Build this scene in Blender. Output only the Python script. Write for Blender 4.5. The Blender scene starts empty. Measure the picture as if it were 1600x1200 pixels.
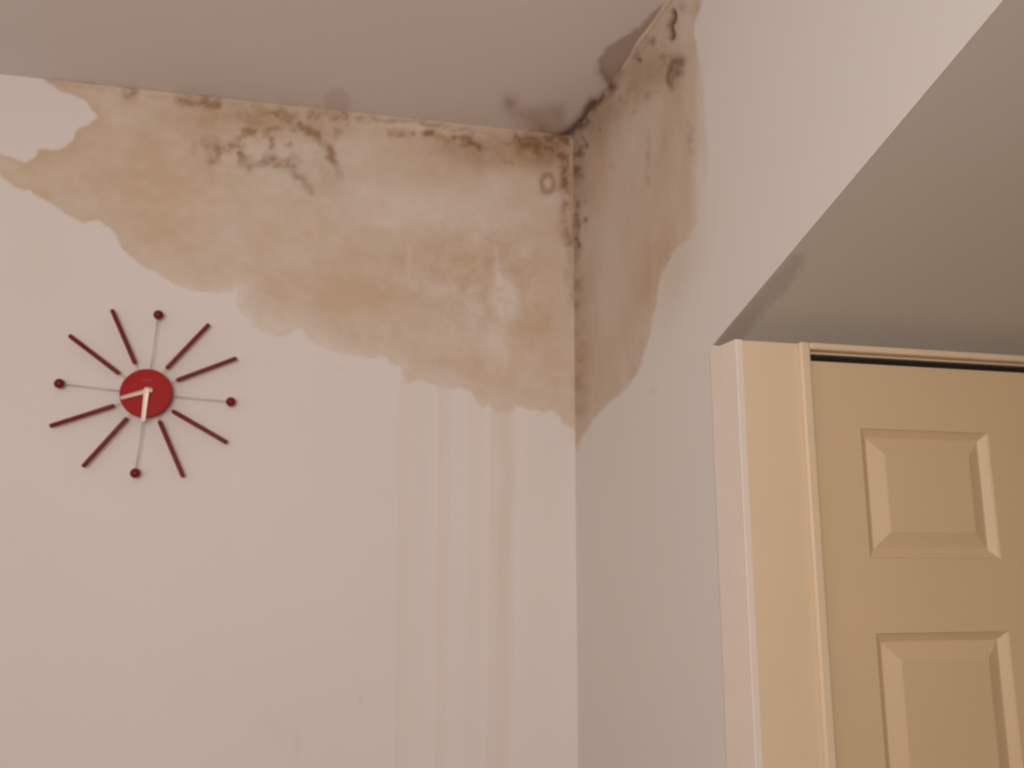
import bpy, bmesh, math
import numpy as np
from mathutils import Vector, Matrix

# ------------------------------------------------------------------ camera
scene = bpy.context.scene
FPX = 1300.0                       # focal length in pixels of a 1600 px wide frame
PITCH, ROLL, YAW = math.radians(11.1), math.radians(0.33), math.radians(12.0)
CAM_H = 1.6
_f = np.array([0, math.cos(PITCH), math.sin(PITCH)])
_u = np.array([0, -math.sin(PITCH), math.cos(PITCH)])
_r = np.array([1.0, 0, 0])
_r, _u = (math.cos(ROLL)*_r + math.sin(ROLL)*_u, -math.sin(ROLL)*_r + math.cos(ROLL)*_u)
_c, _s = math.cos(YAW), math.sin(YAW)
_RZ = np.array([[_c, _s, 0], [-_s, _c, 0], [0, 0, 1]])
RT, UP, FW = _RZ @ _r, _RZ @ _u, _RZ @ _f
CAM = np.array([0, 0, CAM_H])
cam_data = bpy.data.cameras.new('camera')
cam_data.sensor_width = 36.0
cam_data.lens = FPX / 1600 * 36
cam_data.clip_start = 0.02
cam_data.dof.use_dof = True        # the phone was focused too near
cam_data.dof.focus_distance = 1.2
cam_data.dof.aperture_fstop = 4.2
cam = bpy.data.objects.new('camera', cam_data)
M = Matrix(((RT[0], UP[0], -FW[0], CAM[0]), (RT[1], UP[1], -FW[1], CAM[1]),
            (RT[2], UP[2], -FW[2], CAM[2]), (0, 0, 0, 1)))
cam.matrix_world = M
scene.collection.objects.link(cam)
scene.camera = cam

# ------------------------------------------------------------------ world, light, exposure
world = bpy.data.worlds.new('world')
scene.world = world
world.use_nodes = True
world.node_tree.nodes['Background'].inputs[0].default_value = (0.75, 0.85, 1.0, 1)
world.node_tree.nodes['Background'].inputs[1].default_value = 0.6
vs = scene.view_settings
vs.view_transform = 'Standard'
vs.look = 'None'
vs.gamma = 1.0
vs.use_curve_mapping = False
vs.exposure = 0.11

def area_light(name, loc, target, sx, sy, power, color):
    d = bpy.data.lights.new(name, 'AREA')
    d.shape = 'RECTANGLE'; d.size = sx; d.size_y = sy
    d.energy = power; d.color = color
    o = bpy.data.objects.new(name, d)
    o.location = loc
    o.rotation_euler = (Vector(target) - Vector(loc)).to_track_quat('-Z', 'Y').to_euler()
    scene.collection.objects.link(o)
    return o
# daylight coming in at the window behind the photographer
WIN_X0, WIN_X1, WIN_Z0, WIN_Z1, FRONT_Y = -1.45, 0.15, 1.2, 2.5, -1.55
area_light('window_daylight', ((WIN_X0+WIN_X1)/2, FRONT_Y+0.03, (WIN_Z0+WIN_Z1)/2),
           ((WIN_X0+WIN_X1)/2, 3, (WIN_Z0+WIN_Z1)/2), WIN_X1-WIN_X0-.1, WIN_Z1-WIN_Z0-.1, 52, (1.0, 0.92, 0.86))

# ------------------------------------------------------------------ helpers
COL = scene.collection
def lin(r, g, b):
    f = lambda c: (c/255/12.92) if c/255 <= .04045 else ((c/255+.055)/1.055)**2.4
    return (f(r), f(g), f(b), 1.0)
def ray(x, y):
    return RT*(x-800)/FPX - UP*(y-600)/FPX + FW
def at_y(x, y, Y):
    d = ray(x, y); return CAM + d*Y/d[1]
def project(P):
    d = P - CAM
    z = d @ FW
    zz = np.where(z > .2, z, .2)
    x = np.where(z > .2, 800 + FPX*(d @ RT)/zz, -9999)
    y = np.where(z > .2, 600 - FPX*(d @ UP)/zz, -9999)
    return x, y

def structure(o): o['kind'] = 'structure'; return o
def tag(o, label, cat, group=None):
    o['label'] = label; o['category'] = cat
    if group: o['group'] = group
    return o
def mesh_obj(name, verts, faces, mat, parent=None, smooth=False):
    me = bpy.data.meshes.new(name)
    me.from_pydata([tuple(map(float, v)) for v in verts], [], faces)
    me.update()
    if smooth:
        for p in me.polygons: p.use_smooth = True
    if mat: me.materials.append(mat)
    o = bpy.data.objects.new(name, me)
    COL.objects.link(o)
    if parent: o.parent = parent
    return o
def bm_obj(name, bm, mat, parent=None, smooth=False, loc=None):
    me = bpy.data.meshes.new(name)
    bmesh.ops.recalc_face_normals(bm, faces=bm.faces)
    bm.to_mesh(me); bm.free()
    if smooth:
        for p in me.polygons: p.use_smooth = True
    if mat: me.materials.append(mat)
    o = bpy.data.objects.new(name, me)
    COL.objects.link(o)
    if parent: o.parent = parent
    if loc is not None: o.location = loc
    return o
def add_box(bm, x0, x1, y0, y1, z0, z1, bevel=0.0):
    vs_ = [bm.verts.new((x, y, z)) for x in (x0, x1) for y in (y0, y1) for z in (z0, z1)]
    F = [(0, 1, 3, 2), (4, 6, 7, 5), (0, 4, 5, 1), (2, 3, 7, 6), (0, 2, 6, 4), (1, 5, 7, 3)]
    fs = [bm.faces.new([vs_[i] for i in f]) for f in F]
    if bevel > 0:
        es = list({e for f in fs for e in f.edges})
        bmesh.ops.bevel(bm, geom=es, offset=bevel, segments=2, affect='EDGES', profile=.5)
def add_tube(bm, pts, radii, n=10, caps=True):
    pts = [Vector([float(c) for c in p]) for p in pts]
    if not hasattr(radii, '__len__'): radii = [radii]*len(pts)
    rings = []
    for i, p in enumerate(pts):
        t = (pts[min(i+1, len(pts)-1)] - pts[max(i-1, 0)]).normalized()
        a = Vector((0, 1, 0)) if abs(t.y) < .9 else Vector((1, 0, 0))
        u = t.cross(a).normalized(); v = t.cross(u)
        rr_ = float(radii[i])
        rings.append([bm.verts.new(p + rr_*(math.cos(2*math.pi*k/n)*u + math.sin(2*math.pi*k/n)*v)) for k in range(n)])
    for a, b in zip(rings, rings[1:]):
        for k in range(n):
            bm.faces.new((a[k], a[(k+1) % n], b[(k+1) % n], b[k]))
    if caps:
        bm.faces.new(rings[0][::-1]); bm.faces.new(rings[-1])

# ------------------------------------------------------------------ noise and stroke fields (numpy)
def vnoise(x, y, seed):
    rng = np.random.RandomState(seed)
    T = rng.rand(64, 64)
    xi, yi = np.floor(x).astype(int), np.floor(y).astype(int)
    fx, fy = x-xi, y-yi
    fx, fy = fx*fx*(3-2*fx), fy*fy*(3-2*fy)
    g = lambda a, b: T[a % 64, b % 64]
    return (g(xi, yi)*(1-fx)+g(xi+1, yi)*fx)*(1-fy) + (g(xi, yi+1)*(1-fx)+g(xi+1, yi+1)*fx)*fy
def fbm(x, y, scale, seed, octs=4, gain=.5):
    v = np.zeros_like(x, float); a = 1.; t = 0.
    for o in range(octs):
        v += a*vnoise(x/scale*2**o + 17.3*o, y/scale*2**o + 5.1*o, seed+o); t += a; a *= gain
    return v/t
def sstep(a, b, x):
    t = np.clip((x-a)/(b-a), 0, 1); return t*t*(3-2*t)
def seg_dist(x, y, pts):
    d = np.full(x.shape, 1e9)
    for (x1, y1), (x2, y2) in zip(pts, pts[1:]):
        dx, dy = x2-x1, y2-y1
        t = np.clip(((x-x1)*dx+(y-y1)*dy)/(dx*dx+dy*dy+1e-9), 0, 1)
        d = np.minimum(d, np.hypot(x-x1-t*dx, y-y1-t*dy))
    return d
def inside(x, y, poly):
    r = np.zeros(x.shape, bool)
    for (x1, y1), (x2, y2) in zip(poly, poly[1:]+poly[:1]):
        c = (y1 > y) != (y2 > y)
        r ^= c & (x < (x2-x1)*(y-y1)/((y2-y1) if y2 != y1 else 1e-9) + x1)
    return r
def poly_sd(x, y, poly):
    d = seg_dist(x, y, poly+poly[:1])
    return np.where(inside(x, y, poly), d, -d)
def stroke(x, y, pts, w, soft=1.0):
    d = seg_dist(x, y, pts); return np.exp(-(d/w)**2*soft)
def blob(x, y, cx, cy, rx, ry, rot=0., p=1.):
    c, s = math.cos(math.radians(rot)), math.sin(math.radians(rot))
    u, v = (x-cx)*c+(y-cy)*s, -(x-cx)*s+(y-cy)*c
    return np.exp(-((u/rx)**2+(v/ry)**2)**p)

# ------------------------------------------------------------------ materials
def new_mat(name):
    m = bpy.data.materials.new(name); m.use_nodes = True
    nt = m.node_tree; return m, nt, nt.nodes['Principled BSDF']
def simple_mat(name, col, rough=.5, metal=0., spec=.5, var=.06, scale=40., bump=0., coat=0.):
    m, nt, b = new_mat(name)
    tc = nt.nodes.new('ShaderNodeTexCoord')
    n = nt.nodes.new('ShaderNodeTexNoise'); n.inputs['Scale'].default_value = scale; n.inputs['Detail'].default_value = 5
    nt.links.new(tc.outputs['Object'], n.inputs['Vector'])
    mx = nt.nodes.new('ShaderNodeMix'); mx.data_type = 'RGBA'
    mx.inputs[6].default_value = tuple(c*(1-var) for c in col[:3])+(1,)
    mx.inputs[7].default_value = tuple(min(1, c*(1+var)) for c in col[:3])+(1,)
    nt.links.new(n.outputs['Fac'], mx.inputs[0]); nt.links.new(mx.outputs[2], b.inputs['Base Color'])
    b.inputs['Roughness'].default_value = rough; b.inputs['Metallic'].default_value = metal
    b.inputs['Specular IOR Level'].default_value = spec
    b.inputs['Coat Weight'].default_value = coat
    if bump:
        bp = nt.nodes.new('ShaderNodeBump'); bp.inputs['Strength'].default_value = bump; bp.inputs['Distance'].default_value = .002
        nt.links.new(n.outputs['Fac'], bp.inputs['Height']); nt.links.new(bp.outputs[0], b.inputs['Normal'])
    return m
def plaster_mat(name, paint, damp_col, rust_and_shade_col, pale_col, mauve_col):
    """painted plaster whose damp, rust, chalky and mould marks are masks stored on the wall mesh"""
    m, nt, b = new_mat(name)
    N, Lk = nt.nodes.new, nt.links.new
    tc = N('ShaderNodeTexCoord')
    def noise(scale, detail=5):
        n = N('ShaderNodeTexNoise'); n.inputs['Scale'].default_value = scale; n.inputs['Detail'].default_value = detail
        Lk(tc.outputs['Object'], n.inputs['Vector']); return n.outputs['Fac']
    def mix(fac, a, c):
        x = N('ShaderNodeMix'); x.data_type = 'RGBA'
        for i, v in ((0, fac), (6, a), (7, c)):
            if isinstance(v, (tuple, float, int)): x.inputs[i].default_value = v
            else: Lk(v, x.inputs[i])
        return x.outputs[2]
    def attr(n):
        a = N('ShaderNodeAttribute'); a.attribute_name = n; return a.outputs['Fac']
    def sc(col, k): return tuple(min(1, c*k) for c in col[:3])+(1,)
    base = mix(noise(3, 3), sc(paint, .975), sc(paint, 1.02))
    damp = mix(noise(7, 6), sc(damp_col, .93), sc(damp_col, 1.07))
    c = mix(attr('damp'), base, damp)
    c = mix(attr('pale'), c, pale_col)
    c = mix(attr('mauve'), c, mauve_col)
    c = mix(attr('rust_and_shade'), c, rust_and_shade_col)
    Lk(c, b.inputs['Base Color'])
    b.inputs['Roughness'].default_value = .75
    b.inputs['Specular IOR Level'].default_value = .25
    bp = N('ShaderNodeBump'); bp.inputs['Strength'].default_value = .12; bp.inputs['Distance'].default_value = .002
    Lk(noise(60, 6), bp.inputs['Height']); Lk(bp.outputs[0], b.inputs['Normal'])
    return m

WALL_PAINT = (.80, .745, .715, 1)
RIGHT_PAINT = (.78, .755, .725, 1)
CEIL_PAINT = (.74, .70, .68, 1)
M_back = plaster_mat('back_wall_paint', WALL_PAINT, (.635, .485, .345, 1), (.27, .13, .055, 1), (.77, .68, .61, 1), (.5, .42, .37, 1))
M_right = plaster_mat('right_wall_paint', RIGHT_PAINT, (.58, .435, .305, 1), (.18, .092, .042, 1), (.66, .56, .48, 1), (.60, .50, .44, 1))
M_ceil = plaster_mat('ceiling_paint', CEIL_PAINT, (.55, .43, .35, 1), (.15, .075, .045, 1), (.72, .65, .6, 1), (.47, .37, .315, 1))
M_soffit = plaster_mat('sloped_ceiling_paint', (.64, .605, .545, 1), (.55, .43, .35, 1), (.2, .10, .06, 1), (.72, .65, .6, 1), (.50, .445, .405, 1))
M_plain = simple_mat('plain_wall_paint', (.78, .72, .68, 1), .8, spec=.2, var=.02, scale=4)
M_cream = simple_mat('cream_door_paint', (.74, .565, .345, 1), .42, spec=.4, var=.025, scale=6, bump=.05)
M_casing = simple_mat('cream_casing_paint', (.82, .655, .455, 1), .4, spec=.4, var=.025, scale=8, bump=.05)
M_return = simple_mat('pinkish_white_board_paint', (.90, .80, .715, 1), .4, spec=.4, var=.05, scale=12, bump=.08)
M_floor = simple_mat('brown_floor', (.34, .22, .13, 1), .5, var=.15, scale=12)
M_red = simple_mat('red_lacquer', lin(170, 42, 42), .6, spec=.15, var=.03)
M_darkred = simple_mat('dark_red_lacquer', lin(118, 16, 24), .4, spec=.35, var=.05)
M_wire = simple_mat('grey_steel_wire', (.62, .56, .52, 1), .45, metal=.4, var=.03)
M_hand = simple_mat('cream_metal_hand', (.95, .86, .74, 1), .3, metal=.35, var=.02)
M_hand2 = simple_mat('dull_metal_hand', (.66, .55, .46, 1), .4, metal=.3, var=.03)
M_print = simple_mat('faded_print', lin(178, 62, 60), .5)
M_black = simple_mat('black_track', (.012, .012, .014, 1), .5)
M_caulk = simple_mat('old_caulk', (.66, .54, .43, 1), .6, var=.18, scale=30, bump=.3)
M_caulk2 = simple_mat('stained_caulk', (.52, .37, .25, 1), .6, var=.3, scale=25, bump=.3)
M_white = simple_mat('white_window_paint', (.8, .78, .74, 1), .5)

# ------------------------------------------------------------------ layout (metres)
YB = 2.585                                   # back wall face
KX = 0.7604                                  # room corner x
BETA = math.radians(5.0)
DW = np.array([-math.sin(BETA), math.cos(BETA), 0])
NR = np.array([-math.cos(BETA), -math.sin(BETA), 0])    # right wall normal, into the room
K = np.array([KX, YB, 0])
def right_pt(s, z):                          # s metres from the room corner along the right wall
    return K - s*DW + np.array([0, 0, z])
YC = 1.62                                    # casing front
S_DOOR = 0.868                               # where the wall turns to the closet door
def ceil_z(x, y): return 3.010 + .040*(YB-y) + .003*x
SOF_Y, SOF_Z = 1.722, 2.057
def soffit_z(y):                             # underside of the stairs, climbing towards the viewer
    return SOF_Z + .385*(SOF_Y-y) 

# ------------------------------------------------------------------ marks, drawn as soft shapes on the plaster
BACK_STAIN = [(-60, 255), (0, 273), (20, 293), (43, 298), (67, 313), (93, 327), (113, 340), (130, 350), (153, 347), (170, 355),
  (182, 367), (187, 383), (200, 400), (220, 415), (243, 427), (267, 442), (287, 450), (310, 457), (340, 460), (360, 458),
  (370, 452), (366, 470), (372, 484), (385, 500), (410, 520), (430, 525), (450, 525), (466, 514), (487, 537), (517, 550),
  (547, 557), (583, 560), (600, 558), (610, 570), (627, 575), (628, 600), (642, 603), (657, 598), (680, 602), (690, 613),
  (717, 608), (737, 617), (752, 638), (763, 633), (767, 647), (797, 647), (807, 635), (823, 640), (850, 645), (863, 643),
  (877, 660), (905, 676), (960, 640), (960, 60), (60, 40), (72, 127), (77, 130), (90, 143), (107, 150), (130, 157), (143, 170), (150, 183),
  (140, 193), (120, 203), (113, 220), (100, 232), (80, 232), (60, 233), (50, 247), (37, 252), (17, 243), (0, 240), (-60, 235)]
def marks_back(x, y):
    wx = x + 6*(fbm(x, y, 34, 1)-.5) + 5*(fbm(x, y, 9, 11, 2)-.5)
    wy = y + 6*(fbm(x, y, 34, 2)-.5) + 5*(fbm(x, y, 9, 12, 2)-.5)
    sd = poly_sd(wx, wy, BACK_STAIN)
    edge = sstep(-1.5, 4, sd)
    n1 = fbm(x, y, 120, 3, 5); n2 = fbm(x, y*1.3, 46, 4, 5)
    body = .66 + .30*(n1-.5) + .36*(n2-.5)
    body += .14*np.exp(-(sd/12)**2)*sstep(230, 120, x) - (.30-.16*sstep(700, 800, x))*np.exp(-(sd/26)**2)*sstep(150, 330, x)   # rim: dark on the left, faded further on
    body += .30*(fbm(x, y, 15, 14, 3)-.5) + .35*(fbm(x, y*.35, 12, 15, 3)-.5)*blob(x, y, 740, 460, 150, 110, 0, 2)
    body += .34*blob(wx, wy, 190, 260, 160, 80, 12) + .42*blob(wx, wy, 555, 465, 75, 26, 5) + .16*blob(wx, wy, 400, 420, 120, 45, 20)
    body += .22*blob(wx, wy, 690, 405, 150, 36, 3) + .10*blob(wx, wy, 560, 400, 26, 14) + .15*blob(wx, wy, 780, 600, 130, 40, 10)
    body += .28*blob(wx, wy, 400, 180, 200, 34, 6) + .28*blob(wx, wy, 800, 235, 140, 32, 6) + .2*blob(wx, wy, 850, 480, 45, 120)
    # smeared streaks running down and to the right
    body += .16*(fbm(x*.35+y*.2, y*1.4-x*.45, 22, 6, 3)-.5)
    damp = edge*np.clip(body, .15, 1)
    qx0 = wx + 22*(fbm(x, y, 22, 19, 3)-.5)
    pale = .85*blob(wx, wy, 672, 325, 125, 36, 6, 1.5) + .45*blob(wx, wy, 570, 230, 50, 34)
    pale += 1.5*blob(wx, wy, 789, 470, 22, 30, 0, 1.5) + 1.1*blob(qx0, wy, 779, 545, 19, 36, 0, 1.2) + .8*blob(wx, wy, 780, 425, 8, 25) + .4*blob(wx, wy, 742, 490, 18, 44, -10)
    pale += .55*stroke(wx, wy, [(640, 385), (636, 430), (650, 450)], 6) + .4*stroke(wx, wy, [(775, 375), (779, 440)], 5)
    pale += .5*blob(wx, wy, 600, 348, 38, 7) + .15*blob(wx, wy, 430, 235, 85, 34, 3, 1.5)
    pale += .34*blob(wx, wy, 470, 235, 44, 24, 10, 2) + .25*blob(wx, wy, 390, 225, 30, 18)
    pale *= .55+.9*(fbm(x, y, 20, 8, 3)-.25)
    # thin pale seam where the wall meets the ceiling
    pale += .5*stroke(wx, wy, [(590, 190), (700, 206), (760, 212)], 5)
    pale = np.clip(pale, 0, 1)*edge
    # runs below the stain
    def run(cx, w, y0, y1, k):
        k = k*1.25
        c = cx - .012*(y-900) + 3*(fbm(y*0+cx, y, 90, 31, 2)-.5)
        return k*np.exp(-((x-c)/w)**4)*sstep(y0-25, y0+5, y)*(1-.35*sstep(y0, y1, y))
    r = run(787, 14, 645, 1250, .25) + run(768, 5, 640, 1100, .14) + run(692, 9, 610, 1300, .09) + run(686, 3, 610, 1300, .06)
    r += run(630, 10, 602, 1300, .08) + run(655, 14, 605, 1000, .04) + run(740, 12, 630, 1200, .05) + run(850, 35, 700, 1100, .05)
    r += run(622, 3, 700, 1300, .06)
    r *= .75+.5*fbm(x, y*.15, 14, 33, 2)
    damp = np.maximum(damp, np.where(sd < 3, r*1.0, 0))
    damp += .10*blob(x, y, 60, 420, 70, 80)*(fbm(x, y*.3, 16, 35, 3))
    # rust and mould
    spots = fbm(wx, wy, 15, 9, 3)
    qx = x + 15*(fbm(x, y, 13, 16, 3)-.5); qy = y + 15*(fbm(x, y, 13, 17, 3)-.5); br = .35+1.35*sstep(.25, .75, fbm(x, y, 11, 18, 3))
    rust_and_shade = .62*sstep(.50, .74, spots)*(blob(wx, wy, 470, 195, 90, 22, 5, 1.5)+blob(wx, wy, 400, 235, 90, 26, 4, 1.5))*1.2
    for pts, w, k in [
        ([(196, 143), (206, 147)], 6, .55), ([(285, 155), (320, 158), (346, 160)], 7, .55),
        ([(325, 222), (345, 232), (333, 247)], 7, .5), ([(354, 232), (372, 226), (378, 208), (400, 205)], 6, .5),
        ([(384, 252), (390, 260)], 6, .45), ([(418, 246), (424, 247)], 5, .6), ([(435, 255), (460, 259), (464, 242)], 5, .5), ([(425, 228), (428, 227)], 4, .3),
        ([(428, 178), (446, 190), (454, 200), (480, 203), (500, 212), (512, 228), (522, 250), (530, 275)], 6, .55),
        ([(380, 212), (415, 206), (440, 198)], 6, .42), ([(386, 180), (400, 178), (440, 176), (460, 182)], 7, .42), ([(484, 182), (498, 177), (540, 181)], 7, .5),
        ([(455, 265), (476, 285), (490, 296)], 6, .38),
        ([(612, 208), (640, 210)], 6, .38), ([(668, 209), (690, 214), (697, 220)], 6, .75), ([(712, 216), (732, 222), (748, 230)], 7, .8),
        ([(736, 210), (740, 222)], 5, .4), ([(757, 228), (800, 224), (830, 216)], 8, .35), ([(790, 250), (800, 254)], 6, .35),
        ([(812, 222), (838, 226), (845, 236)], 11, .65), ([(822, 214), (850, 214), (885, 216)], 8, .85), ([(868, 213), (890, 220)], 7, .9), ([(838, 228), (866, 236), (882, 246)], 8, .85),
        ([(845, 222), (850, 240)], 12, .4), ([(880, 248), (884, 268), (880, 290)], 7, .85), ([(884, 290), (880, 340), (888, 380)], 7, .42),
        ([(560, 183), (620, 190), (700, 199), (790, 211), (890, 217)], 3.5, .30), ([(300, 156), (420, 168), (560, 184)], 3.5, .25), ([(70, 127), (200, 145), (300, 155)], 3, .15),
        ([(888, 380), (892, 420), (895, 470)], 6, .22)]:
        rust_and_shade = np.maximum(rust_and_shade, np.minimum(.92, k*(.95*sstep(600, 500, x)+1.1*sstep(500, 600, x))*(.3+.7*br))*stroke(qx, qy, pts, w*(1.25+.35*sstep(600, 500, x))))
    ring = np.abs(np.hypot((wx-855)/.8, wy-286)-14)
    rust_and_shade = np.maximum(rust_and_shade, .62*np.exp(-(ring/5)**2))
    rust_and_shade = np.maximum(rust_and_shade, .42*blob(wx, wy, 750, 232, 90, 28, 5)*(.4+spots))
    rust_and_shade = np.maximum(rust_and_shade, .82*blob(wx, wy, 846, 230, 60, 30, 4)*(.45+1.0*spots))
    rust_and_shade = np.maximum(rust_and_shade, .5*blob(wx, wy, 884, 262, 12, 46)*(.5+spots))
    rust_and_shade = np.maximum(rust_and_shade, .40*blob(wx, wy, 415, 192, 130, 24, 6)*(.2+1.2*spots))
    rust_and_shade = np.maximum(rust_and_shade, .16*blob(wx, wy, 500, 270, 60, 40, 40)*(.2+1.4*spots))
    rust_and_shade = np.maximum(rust_and_shade, .14*sstep(.5, .7, fbm(wx, wy, 9, 13, 2))*blob(wx, wy, 760, 430, 110, 90))
    mauve = .35*stroke(x, y, [(562.5, 1097), (563.5, 1097)], 3.5) + .14*blob(x, y, 430, 1140, 30, 16, 40)*fbm(x, y, 14, 40, 3) + .12*blob(x, y, 464, 1160, 5, 24)
    mauve += .2*stroke(x, y, [(532, 575), (533, 575)], 3)
    relief = .0014*(spots-.5)*np.clip(rust_and_shade*2+pale*.6, 0, 1) + .0012*pale + .0006*edge*(n2-.5) - .0008*rust_and_shade
    return damp, np.clip(rust_and_shade, 0, 1), pale, np.clip(mauve, 0, 1), relief

RIGHT_STAIN = [(820, 240), (1010, 0), (1020, -60), (1110, -60), (1099, 0), (1090, 27), (1086, 47), (1090, 80), (1101, 120), (1104, 180), (1106, 240), (1104, 300),
  (1098, 335), (1080, 370), (1052, 400), (1036, 430), (1026, 470), (1017, 517), (1000, 577), (977, 613), (937, 647), (917, 673), (905, 695), (860, 700)]
def marks_right(x, y):
    wx = x + 7*(fbm(x, y, 24, 51)-.5) + 3*(fbm(x, y, 8, 61, 2)-.5)
    wy = y + 10*(fbm(x, y, 24, 52)-.5) + 3*(fbm(x, y, 8, 62, 2)-.5)
    sd = poly_sd(wx, wy, RIGHT_STAIN)
    edge = sstep(-2, 5, sd) + .0
    # soft olive halo on the lower right flank
    halo = .38*blob(wx, wy, 1060, 420, 30, 90, 20)*(1-edge)
    n1 = fbm(x, y*.6, 60, 53, 4); n2 = fbm(x*1.6, y*.35, 26, 54, 4)
    body = .60+.35*(n1-.5)+.45*(n2-.5)
    body += .32*blob(wx, wy, 1045, 250, 26, 110, 3) + .30*blob(wx, wy, 1000, 125, 60, 34, -35) + .25*blob(wx, wy, 925, 240, 24, 80) + .30*blob(wx, wy, 910, 560, 26, 130)
    body += .22*blob(wx, wy, 990, 480, 34, 90, 15)
    body -= .30*sstep(1082, 1096, wx)*sstep(40, 130, wy)
    damp = edge*np.clip(body, .15, 1)+halo
    pale = .55*blob(wx, wy, 985, 225, 28, 60, 4, 1.3) + .45*blob(wx, wy, 968, 330, 34, 50) + .25*blob(wx, wy, 960, 430, 30, 70)
    pale += .6*blob(wx, wy, 1051, 72, 7, 9) + .55*stroke(wx, wy, [(1072, 150), (1080, 185), (1084, 210)], 5) + .4*stroke(wx, wy, [(958, 155), (985, 118)], 6)
    pale = np.clip(pale*(.6+.8*fbm(x, y, 22, 58, 3)), 0, 1)*edge
    mauve = .35*stroke(x, y, [(1020, 609), (1020.5, 609)], 4.5)
    mauve += .3*sstep(1000, 900, y)*0
    qx = x + 11*(fbm(x, y, 12, 55, 3)-.5); qy = y + 11*(fbm(x, y, 12, 56, 3)-.5); br = .4+1.25*sstep(.25, .75, fbm(x, y, 11, 57, 3))
    rust_and_shade = np.zeros_like(x)
    for pts, w, k in [
        ([(1051, 18), (1052, 28)], 5, 1.0), ([(1051, 30), (1046, 40), (1049, 50), (1047, 58)], 5.2, 1.0),
        ([(1040, 98), (1060, 96)], 11, .5), ([(1044, 100), (1056, 112)], 10, .5), ([(1046, 105), (1047, 130)], 7, .5), ([(1010, 148), (1025, 146)], 7, .28),
        ([(999, 94), (1000, 95)], 5, .55), ([(1016, 63), (1018, 64)], 4, .35), ([(976, 160), (977, 161)], 4, .35), ([(992, 174), (994, 175)], 4, .3),
        ([(938, 200), (940, 203)], 5, .45), ([(911, 220), (915, 228)], 5, .65), ([(955, 259), (956, 260)], 3.5, .35), ([(914, 342), (915, 343)], 3.5, .5), ([(913, 310), (914, 314)], 4, .3),
        ([(890, 212), (912, 190), (930, 160), (955, 135)], 10, .75), ([(955, 135), (985, 100), (1010, 62)], 5, .25),
        ([(903, 225), (903, 260), (902, 290)], 8, .5), ([(901, 300), (901, 340), (902, 385)], 5, .48), ([(901, 385), (902, 480)], 8, .28), ([(903, 480), (905, 640)], 10, .18),
        ([(1078, 195), (1080, 240)], 4, .2), ([(1013, 215), (1012, 290)], 3, .16), ([(1062, 12), (1085, 14)], 7, .2)]:
        crack = k > .9
        rust_and_shade = np.maximum(rust_and_shade, k*stroke(wx, wy, pts, w) if crack else np.minimum(.9, k*br)*stroke(qx, qy, pts, w*1.2))
    rust_and_shade = np.maximum(rust_and_shade, .34*blob(wx, wy, 1020, 112, 46, 30, -25)*(.4+.9*fbm(x, y, 16, 63, 3)))
    rust_and_shade = np.maximum(rust_and_shade, .38*blob(wx, wy, 935, 190, 60, 30, -50)*(.4+.9*fbm(x, y, 14, 64, 3)))
    rust_and_shade = np.maximum(rust_and_shade, .34*blob(wx, wy, 905, 270, 14, 90)*(.4+.9*fbm(x, y, 14, 65, 3)))
    rust_and_shade = np.maximum(rust_and_shade, .22*blob(wx, wy, 1005, 120, 40, 26, -30))
    spots = fbm(wx, wy, 12, 59, 3)
    rust_and_shade = np.maximum(rust_and_shade, .4*sstep(.6, .78, spots)*blob(wx, wy, 960, 160, 70, 28, -45))
    relief = .0015*(spots-.5)*np.clip(edge*blob(wx, wy, 1000, 110, 90, 70, -35)*2, 0, 1) + .001*pale
    relief -= .012*np.maximum(stroke(wx, wy, [(1051, 18), (1052, 28)], 3.4), stroke(wx, wy, [(1051, 30), (1046, 40), (1049, 50), (1047, 58)], 3.6))
    return damp, np.clip(rust_and_shade, 0, 1), pale, np.clip(mauve, 0, 1), relief

def marks_ceiling(x, y):
    wx = x + 9*(fbm(x, y, 24, 71)-.5); wy = y + 9*(fbm(x, y, 24, 72)-.5)
    spots = fbm(wx, wy, 14, 79, 3)
    mauve = .95*sstep(-3, 5, poly_sd(wx, wy, [(933, 92), (950, 70), (985, 52), (1010, 30), (1040, 0), (1060, 0), (960, 160), (950, 132), (938, 115)]))
    mauve = np.maximum(mauve, .62*sstep(-6, 16, poly_sd(wx, wy, [(785, 178), (800, 165), (850, 160), (885, 155), (890, 180), (890, 215), (850, 215), (800, 188)]))*(.6+.6*spots))
    mauve = np.maximum(mauve, .6*blob(wx, wy, 797, 162, 13, 15)); mauve = np.maximum(mauve, .28*sstep(-4, 4, 21-np.hypot(wx-528, wy-157)))
    mauve = np.maximum(mauve, .3*sstep(.45, .7, fbm(x, y, 18, 77, 2))*stroke(x, y, [(790, 160), (800, 185), (830, 190)], 10))
    rust_and_shade = np.zeros_like(x)
    for pts, w, k in [([(795, 160), (796, 161)], 6, .25), ([(830, 208), (885, 213)], 6, .45), ([(848, 204), (850, 208)], 7, .3), ([(880, 213), (892, 204), (912, 186), (930, 158)], 8, .9),
                      ([(930, 158), (950, 134)], 5, .4), ([(938, 110), (955, 128)], 9, .3),
                      ([(70, 125), (300, 152), (560, 181), (700, 197), (830, 212)], 4, .32)]:  # this long stroke paints a brown shadow line along the ceiling edge
        rust_and_shade = np.maximum(rust_and_shade, k*stroke(wx, wy, pts, w))
    pale = np.zeros_like(x); damp = .12*blob(wx, wy, 880, 170, 70, 40)
    return damp, np.clip(rust_and_shade, 0, 1), pale, np.clip(mauve, 0, 1), 0.0006*(spots-.5)*np.clip(mauve, 0, 1)

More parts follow.
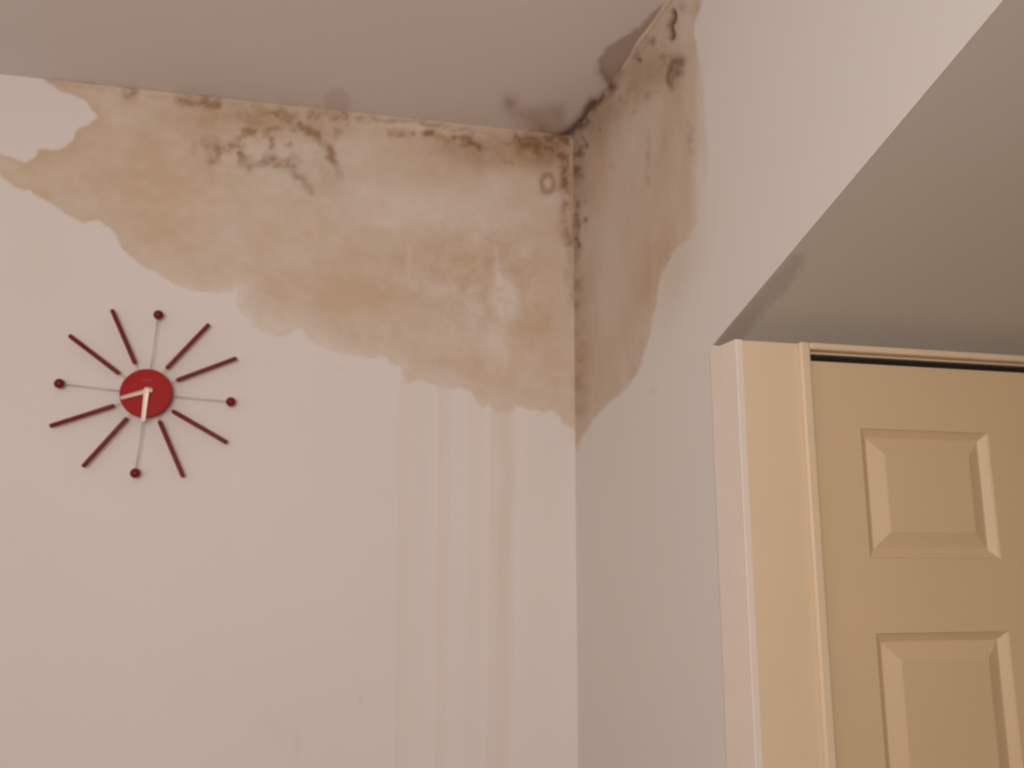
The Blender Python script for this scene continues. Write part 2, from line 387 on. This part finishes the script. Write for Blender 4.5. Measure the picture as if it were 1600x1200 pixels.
def marks_soffit(x, y):
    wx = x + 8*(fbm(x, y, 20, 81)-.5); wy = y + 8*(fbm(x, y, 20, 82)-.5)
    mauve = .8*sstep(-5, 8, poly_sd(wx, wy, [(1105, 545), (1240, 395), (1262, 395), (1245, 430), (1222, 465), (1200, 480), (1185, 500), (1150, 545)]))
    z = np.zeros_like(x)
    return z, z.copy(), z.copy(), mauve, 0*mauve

def grid_slab(name, patches, normal, thick, mat, marks, loc=(0, 0, 0)):
    """patches: list of (nu, nv, fn(u index array, v index array) -> points); solid slab with marks stored as mesh masks"""
    V, F, nf = [], [], 0
    base = 0; normal = np.array(normal, float)
    smooth = []
    for P in patches:                        # P is an (nu, nv, 3) array
        nu, nv, _ = P.shape
        x, y = project(P)
        d, r, p, m, h = marks(x, y)
        h = h.copy(); h[0, :] = h[-1, :] = h[:, 0] = h[:, -1] = 0
        Q = P + h[..., None]*normal
        V.append((Q.reshape(-1, 3), [a.reshape(-1) for a in (d, r, p, m)]))
        idx = np.arange(nu*nv).reshape(nu, nv) + base
        q = np.stack([idx[:-1, :-1], idx[1:, :-1], idx[1:, 1:], idx[:-1, 1:]], -1).reshape(-1, 4)
        a, b_, c_ = P[0, 0], P[1, 0], P[0, 1]
        if np.dot(np.cross(b_-a, c_-a), normal) < 0: q = q[:, ::-1]
        F += q.tolist(); smooth += [True]*len(q)
        base += nu*nv
        # back and rim
        ring = [(i, 0) for i in range(nu)] + [(nu-1, j) for j in range(1, nv)] + [(i, nv-1) for i in range(nu-2, -1, -1)] + [(0, j) for j in range(nv-2, 0, -1)]
        rp = np.array([P[i, j] for i, j in ring]); n = len(rp)
        V.append((np.vstack([rp, rp-normal*thick]), [np.zeros(2*n)]*4))
        for k in range(n):
            F.append([base+k, base+(k+1) % n, base+n+(k+1) % n, base+n+k]); smooth.append(False)
        F.append([base+n+k for k in range(n)]); smooth.append(False)
        base += 2*n
    verts = np.vstack([v for v, _ in V])
    me = bpy.data.meshes.new(name)
    me.from_pydata(verts.tolist(), [], F); me.update()
    me.polygons.foreach_set('use_smooth', smooth)
    for k, an in enumerate(('damp', 'rust_and_shade', 'pale', 'mauve')):
        a = me.attributes.new(an, 'FLOAT', 'POINT')
        a.data.foreach_set('value', np.clip(np.concatenate([at[k] for _, at in V]), 0, 1).astype(np.float32))
    me.materials.append(mat)
    o = bpy.data.objects.new(name, me); COL.objects.link(o)
    return structure(o)
def lines(*parts):                           # (start, stop, step) pieces joined into one rising list
    out = []
    for a, b, st in parts:
        n = max(1, int(round((b-a)/st))); out += list(a+(b-a)*np.arange(n)/n)
    return np.array(out+[parts[-1][1]])

# ------------------------------------------------------------------ the room
LEFT_X, ALC_X = -2.3, 2.45
xs = lines((LEFT_X, -1.1, .1), (-1.1, KX+.012, .0042)); zs = lines((0, .9, .1), (.9, 1.9, .02), (1.9, 3.02, .0042))
X, Z = np.meshgrid(xs, zs, indexing='ij')
grid_slab('wall_back', [np.stack([X, np.full_like(X, YB), Z], -1)], (0, -1, 0), .12, M_back, marks_back)

def right_patch(ss, zb, zt, nv=None, rows=None):
    A = np.zeros((len(ss), len(rows), 3))
    for i, s in enumerate(ss):
        b, t = zb(s), zt(s)
        zz = b + (t-b)*rows
        for j, z in enumerate(zz): A[i, j] = right_pt(s, z)
    return A
def y_of(s): return YB - s*DW[1]
topz = lambda s: ceil_z(KX, y_of(s)) + .012
r1 = lines((0, .5, .1), (.5, .64, .012), (.64, 1, .0016))
r2 = lines((0, 1, .005)); r3 = lines((0, 1, .05))
S_END = (YB + .80)/DW[1]
grid_slab('wall_right', [
    right_patch(lines((0, S_DOOR, .0042)), lambda s: 0, topz, rows=r1),
    right_patch(lines((S_DOOR, 1.15, .006)), lambda s: soffit_z(y_of(s)), topz, rows=r2),
    right_patch(lines((1.15, S_END, .08)), lambda s: soffit_z(y_of(s)), topz, rows=r3)], NR, .05, M_right, marks_right)

xs = lines((LEFT_X, -1.1, .1), (-1.1, -.1, .012), (-.1, .86, .006), (.86, ALC_X, .1)); ys = lines((FRONT_Y, 1.4, .1), (1.4, YB, .006))
X, Y = np.meshgrid(xs, ys, indexing='ij')
grid_slab('ceiling', [np.stack([X, Y, ceil_z(X, Y)], -1)], (0, 0, -1), .1, M_ceil, marks_ceiling)

# sloped underside of the stairs over the closet door
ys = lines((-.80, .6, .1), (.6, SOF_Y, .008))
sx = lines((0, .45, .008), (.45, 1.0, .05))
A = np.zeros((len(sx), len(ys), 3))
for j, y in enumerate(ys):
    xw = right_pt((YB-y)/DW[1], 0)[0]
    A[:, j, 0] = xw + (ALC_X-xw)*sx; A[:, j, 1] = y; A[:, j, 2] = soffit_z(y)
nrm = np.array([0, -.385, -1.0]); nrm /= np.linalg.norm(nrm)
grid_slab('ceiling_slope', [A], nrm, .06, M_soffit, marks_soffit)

def box_obj(name, b, mat, parent=None, bevel=0., kind=True):
    bm = bmesh.new(); add_box(bm, *b, bevel=bevel)
    o = bm_obj(name, bm, mat, parent)
    if kind and not parent: structure(o)
    return o
box_obj('floor', (LEFT_X, ALC_X, FRONT_Y, YB, -.1, 0), M_floor)
box_obj('wall_left', (LEFT_X-.12, LEFT_X, FRONT_Y, YB, 0, 3.2), M_plain)
box_obj('wall_alcove', (ALC_X, ALC_X+.12, FRONT_Y, 1.8, 0, 3.2), simple_mat('light_cutting_brown', (.34, .24, .15, 1), .6, var=.1))  # unseen wall, coloured dark to cut light bouncing onto slope and door
bm = bmesh.new()                               # wall behind the photographer with its window opening
add_box(bm, LEFT_X, WIN_X0, FRONT_Y-.12, FRONT_Y, 0, 3.2); add_box(bm, WIN_X1, ALC_X, FRONT_Y-.12, FRONT_Y, 0, 3.2)
add_box(bm, WIN_X0, WIN_X1, FRONT_Y-.12, FRONT_Y, 0, WIN_Z0); add_box(bm, WIN_X0, WIN_X1, FRONT_Y-.12, FRONT_Y, WIN_Z1, 3.2)
structure(bm_obj('wall_front', bm, M_plain))
bm = bmesh.new()
for x0, x1, z0, z1 in ((WIN_X0, WIN_X0+.05, WIN_Z0, WIN_Z1), (WIN_X1-.05, WIN_X1, WIN_Z0, WIN_Z1), (WIN_X0+.05, WIN_X1-.05, WIN_Z0, WIN_Z0+.05),
                       (WIN_X0+.05, WIN_X1-.05, WIN_Z1-.05, WIN_Z1), (-.775, -.725, WIN_Z0+.05, WIN_Z1-.05)):
    add_box(bm, x0, x1, FRONT_Y-.08, FRONT_Y-.03, z0, z1, bevel=.004)
structure(bm_obj('window_1', bm, M_white))

# wall around the closet door
DX0, DX1, DTOP = 1.018, 2.185, 2.018           # clear opening
bm = bmesh.new()
XW = right_pt(S_DOOR, 0)[0]
add_box(bm, XW+.012, DX0-.004, YC+.02, YC+.10, 0, 2.045)
add_box(bm, DX1+.004, ALC_X, YC+.02, YC+.10, 0, 2.045)
add_box(bm, DX0-.004, DX1+.004, YC+.02, YC+.10, DTOP+.012, 2.045)
structure(bm_obj('wall_closet', bm, M_casing))

# casing: flat boards with a rounded bead round the opening and a return board wrapping the outside corner
CAS_X = 0.846
trim = bpy.data.objects.new('trim_1', None); COL.objects.link(trim); structure(trim)
bm = bmesh.new(); add_box(bm, CAS_X, .992, YC, YC+.022, 0, 2.047, bevel=.003); bm_obj('casing_board', bm, M_casing, trim)
bm = bmesh.new(); add_box(bm, DX1+.026, ALC_X-.005, YC, YC+.022, 0, 2.047, bevel=.003); bm_obj('casing_board', bm, M_casing, trim)
def bead(name, pts, r):
    bm = bmesh.new(); add_tube(bm, pts, r, 14); return bm_obj(name, bm, M_casing, trim, smooth=True)
bm = bmesh.new(); add_box(bm, .990, DX0-.001, YC-.009, YC+.03, 0, 2.05, bevel=.006); bm_obj('bead', bm, M_casing, trim)
bm = bmesh.new(); add_box(bm, DX1+.001, DX1+.028, YC-.009, YC+.03, 0, 2.05, bevel=.006); bm_obj('bead', bm, M_casing, trim)
bm = bmesh.new(); add_box(bm, DX0-.001, DX1+.001, YC-.007, YC+.03, DTOP+.016, 2.05, bevel=.005); bm_obj('head_casing', bm, M_casing, trim)
# return board lies on the right wall
bm = bmesh.new()
def rb(s, out): p = right_pt(s, 0) + NR*out; return p
s0, s1 = S_DOOR-.006, S_DOOR+.104
c = [rb(s0, .001), rb(s0, .005), rb(s1, .005), rb(s1, -.012), rb(S_DOOR+.004, -.012), rb(S_DOOR+.004, .001)]
lo = [bm.verts.new((p[0], p[1], 0)) for p in c]; hi = [bm.verts.new((p[0], p[1], 2.047+.0*k)) for k, p in enumerate(c)]
for k in range(6): bm.faces.new((lo[k], lo[(k+1) % 6], hi[(k+1) % 6], hi[k]))
bm.faces.new(lo[::-1]); bm.faces.new(hi)
bmesh.ops.bevel(bm, geom=[e for e in bm.edges if abs(e.verts[0].co.z-e.verts[1].co.z) > 1], offset=.002, segments=2, affect='EDGES')
bm_obj('return_board', bm, M_return, trim)

# ------------------------------------------------------------------ panelled bifold closet door
door = bpy.data.objects.new('door_1', None); COL.objects.link(door); structure(door)
door.location = (DX0, YC+.022, 0)
LEAF_W = (DX1-DX0)/2 - .002
DEPTH, W_STICK, W_BEV = .015, .019, .036
PX0, PX1 = .128, LEAF_W-.122
PANEL_ROWS = [(1.58, 1.866), (.80, 1.424), (.16, .64)]
def quad(bm, *pts): bm.faces.new([bm.verts.new(p) for p in pts])
def rect(bm, x0, x1, z0, z1, y=0.0): quad(bm, (x0, y, z0), (x1, y, z0), (x1, y, z1), (x0, y, z1))
def leaf_mesh():                                 # stiles and rails with an opening for each panel
    W, T, Hh = LEAF_W, .034, DTOP-.004
    bm = bmesh.new()
    rect(bm, .004, PX0, .01, Hh); rect(bm, PX1, W-.004, .01, Hh)
    zz = [.01] + [v for r in sorted(PANEL_ROWS) for v in r] + [Hh]
    for k in range(0, len(zz), 2): rect(bm, PX0, PX1, zz[k], zz[k+1])
    quad(bm, (.004, 0, .01), (.004, 0, Hh), (.004, T, Hh), (.004, T, .01)); quad(bm, (W-.004, 0, .01), (W-.004, T, .01), (W-.004, T, Hh), (W-.004, 0, Hh))
    quad(bm, (.004, 0, Hh), (W-.004, 0, Hh), (W-.004, T, Hh), (.004, T, Hh)); quad(bm, (.004, 0, .01), (.004, T, .01), (W-.004, T, .01), (W-.004, 0, .01))
    rect(bm, .004, W-.004, .01, Hh, T)
    bmesh.ops.remove_doubles(bm, verts=bm.verts, dist=1e-5)
    return bm
def panel_mesh(z0, z1):                          # sunk moulding, then a bevel rising to the raised field
    bm = bmesh.new()
    prev = (PX0, PX1, z0, z1, 0.0)
    for ins, y in ((.003, .004), (W_STICK, DEPTH), (W_STICK+.003, DEPTH), (W_STICK+W_BEV, .002), (W_STICK+W_BEV+.003, .001)):
        cur = (PX0+ins, PX1-ins, z0+ins, z1-ins, y)
        ring = lambda r: [(r[0], r[4], r[2]), (r[1], r[4], r[2]), (r[1], r[4], r[3]), (r[0], r[4], r[3])]
        a, b = ring(prev), ring(cur)
        for k in range(4): quad(bm, a[k], a[(k+1) % 4], b[(k+1) % 4], b[k])
        prev = cur
    rect(bm, *prev)
    rect(bm, PX0, PX1, z0, z1, .03)                # back of the panel
    for k in range(4):
        f, g = ring((PX0, PX1, z0, z1, 0.0)), ring((PX0, PX1, z0, z1, .03))
        quad(bm, f[k], f[(k+1) % 4], g[(k+1) % 4], g[k])
    bmesh.ops.remove_doubles(bm, verts=bm.verts, dist=1e-5)
    return bm
leaf = bm_obj('door_leaf', leaf_mesh(), M_cream, door)
panels = [bm_obj('panel', panel_mesh(*r), M_cream, leaf) for r in PANEL_ROWS]
leaf2 = leaf.copy(); COL.objects.link(leaf2); leaf2.parent = door; leaf2.location = (LEAF_W+.004, 0, 0)
for p in panels:
    c = p.copy(); COL.objects.link(c); c.parent = leaf2
bm = bmesh.new(); add_box(bm, .012, DX1-DX0-.004, .004, .034, DTOP-.001, DTOP+.009); bm_obj('track', bm, M_black, door)

# ------------------------------------------------------------------ old caulk in the corners
caulk = bpy.data.objects.new('trim_2', None); COL.objects.link(caulk); structure(caulk)
def rag(n, seed, lo_, hi_): 
    t = np.linspace(0, 9, n); return lo_ + (hi_-lo_)*fbm(t*10, t*0+seed, 6, seed, 3)
n = 60
ss = np.linspace(.40, 1.5, n); rr = rag(n, 91, .005, .014)
jit = (rag(n, 92, -.014, .014), rag(n, 93, -.006, .006))
bm = bmesh.new(); add_tube(bm, [right_pt(s, ceil_z(KX, y_of(s))-.002+jit[0][k]*.5) + NR*(.002+jit[1][k]) for k, s in enumerate(ss)], rr*np.minimum(1, np.arange(n)/12+.15), 10); bm_obj('caulk_bead', bm, M_caulk, caulk, smooth=True)
zz = np.linspace(2.60, 3.0, n); rr = rag(n, 95, .005, .0115)*np.minimum(1, np.arange(n)/14+.1); jit = rag(n, 96, -.006, .006)
bm = bmesh.new(); add_tube(bm, [(KX-.003+jit[k], YB+.001, z) for k, z in enumerate(zz)], rr, 10); bm_obj('caulk_bead', bm, M_caulk2, caulk, smooth=True)

# ------------------------------------------------------------------ wall clock
YK = YB - .026
hub = at_y(229.5, 615.5, YK)
clock = bpy.data.objects.new('wall_clock', None); COL.objects.link(clock)
clock.location = (hub[0], YB, hub[2])
tag(clock, 'red spoked sunburst wall clock with rods and balls hanging on the stained wall', 'clock')
def rel(x, y, Y=YK): p = at_y(x, y, Y); return np.array([p[0]-hub[0], p[1]-YB, p[2]-hub[2]])
def lathe_y(bm, prof, n=48):                     # profile of (radius, y) spun round the clock's axis
    rings = [[bm.verts.new((r*math.cos(2*math.pi*k/n), y, r*math.sin(2*math.pi*k/n))) for k in range(n)] for r, y in prof]
    for a, b in zip(rings, rings[1:]):
        for k in range(n): bm.faces.new((a[k], a[(k+1) % n], b[(k+1) % n], b[k]))
    bm.faces.new(rings[0]); bm.faces.new(rings[-1][::-1])
bm = bmesh.new(); lathe_y(bm, [(.060, 0), (.064, -.004), (.064, -.022), (.0708, -.024), (.0716, -.027), (.0716, -.040), (.0700, -.043), (.066, -.0442), (.03, -.045), (.002, -.045)])
bm_obj('clock_body', bm, M_red, clock, smooth=False)
for p in clock.children[0].data.polygons: p.use_smooth = True
clock.children[0].data.set_sharp_from_angle(angle=math.radians(35))
rods = [((175.3, 484.7), (210.8, 567.3)), ((109, 524.7), (185.5, 583.3)), ((326, 507.3), (260.7, 575.3)), ((368.7, 559.9), (276.7, 594)),
        ((354, 691.3), (270, 642.5)), ((286, 744.7), (249.5, 658.8)), ((130, 728.7), (198, 654)), ((78.8, 665.5), (177.5, 634))]
for a, b in rods:
    A_, B_ = rel(*a), rel(*b)
    d = (B_-A_)/np.linalg.norm(B_-A_)
    bm = bmesh.new(); r = .0064
    add_tube(bm, [A_-d*.002, A_, A_+d*.002, B_-d*.002, B_, B_+d*.002], [r*.7, r*.95, r, r, r*.95, r*.7], 16)
    ro = bm_obj('rod', bm, M_darkred, clock, smooth=True)
    inner = B_*(0.052/np.linalg.norm(B_[[0, 2]])); inner[1] = B_[1]
    bm = bmesh.new(); add_tube(bm, [B_, inner], .0014, 8); bm_obj('wire', bm, M_wire, ro, smooth=True)
for q in [(247.6, 492), (92.7, 599.3), (360.7, 627.9), (211.3, 739.3)]:
    P = rel(*q)
    bm = bmesh.new(); bmesh.ops.create_uvsphere(bm, u_segments=24, v_segments=16, radius=.0142); bmesh.ops.translate(bm, verts=bm.verts, vec=Vector(P))
    ba = bm_obj('ball', bm, M_darkred, clock, smooth=True)
    inner = P*(0.052/np.linalg.norm(P[[0, 2]])); inner[1] = P[1]
    bm = bmesh.new(); add_tube(bm, [P*np.array([.96, 1, .96]), inner], .0016, 8); bm_obj('wire', bm, M_wire, ba, smooth=True)
def hand(name, p0, p1, y, w0, w1, mat):
    A_, B_ = rel(*p0, YB-.05), rel(*p1, YB-.05)
    A_[1] = B_[1] = y
    d = (B_-A_)/np.linalg.norm(B_-A_); nn = np.array([-d[2], 0, d[0]])
    bm = bmesh.new(); rows = []
    for t, w in ((0, w0*.7), (.04, w0), (.96, w1), (1, w1*.6)):      # shallow roof section catches the light
        c_ = A_ + (B_-A_)*t
        rows.append([bm.verts.new(c_+nn*w), bm.verts.new(c_+np.array([0, -.0016, 0])), bm.verts.new(c_-nn*w), bm.verts.new(c_+np.array([0, .001, 0]))])
    for a, b in zip(rows, rows[1:]):
        for k in range(4): bm.faces.new((a[k], a[(k+1) % 4], b[(k+1) % 4], b[k]))
    bm.faces.new(rows[0]); bm.faces.new(rows[-1][::-1])
    o = bm_obj(name, bm, mat, clock); o['label'] = 'cream metal ' + name.replace('_', ' ')
hand('minute_hand', (238, 608.5), (188, 622), -.051, .0066, .0052, M_hand2)
hand('hour_hand', (230, 606), (224, 659), -.055, .0072, .0056, M_hand)
bm = bmesh.new(); lathe_y(bm, [(.006, -.044), (.006, -.058), (.003, -.0595)], 20)
q = rel(231, 611, YB-.05); bmesh.ops.translate(bm, verts=bm.verts, vec=Vector((q[0], 0, q[2])))
bm_obj('hand_pin', bm, M_hand, clock, smooth=True)
q = rel(230, 594, YB-.045)
bm = bmesh.new()
for k, (dx, w) in enumerate(((-.011, .003), (-.006, .0035), (-.001, .0035), (.004, .003), (.009, .0035))):
    add_box(bm, q[0]+dx, q[0]+dx+w, -.0456, -.0450, q[2]-.002, q[2]+.002)
bm_obj('dial_print', bm, M_print, clock)
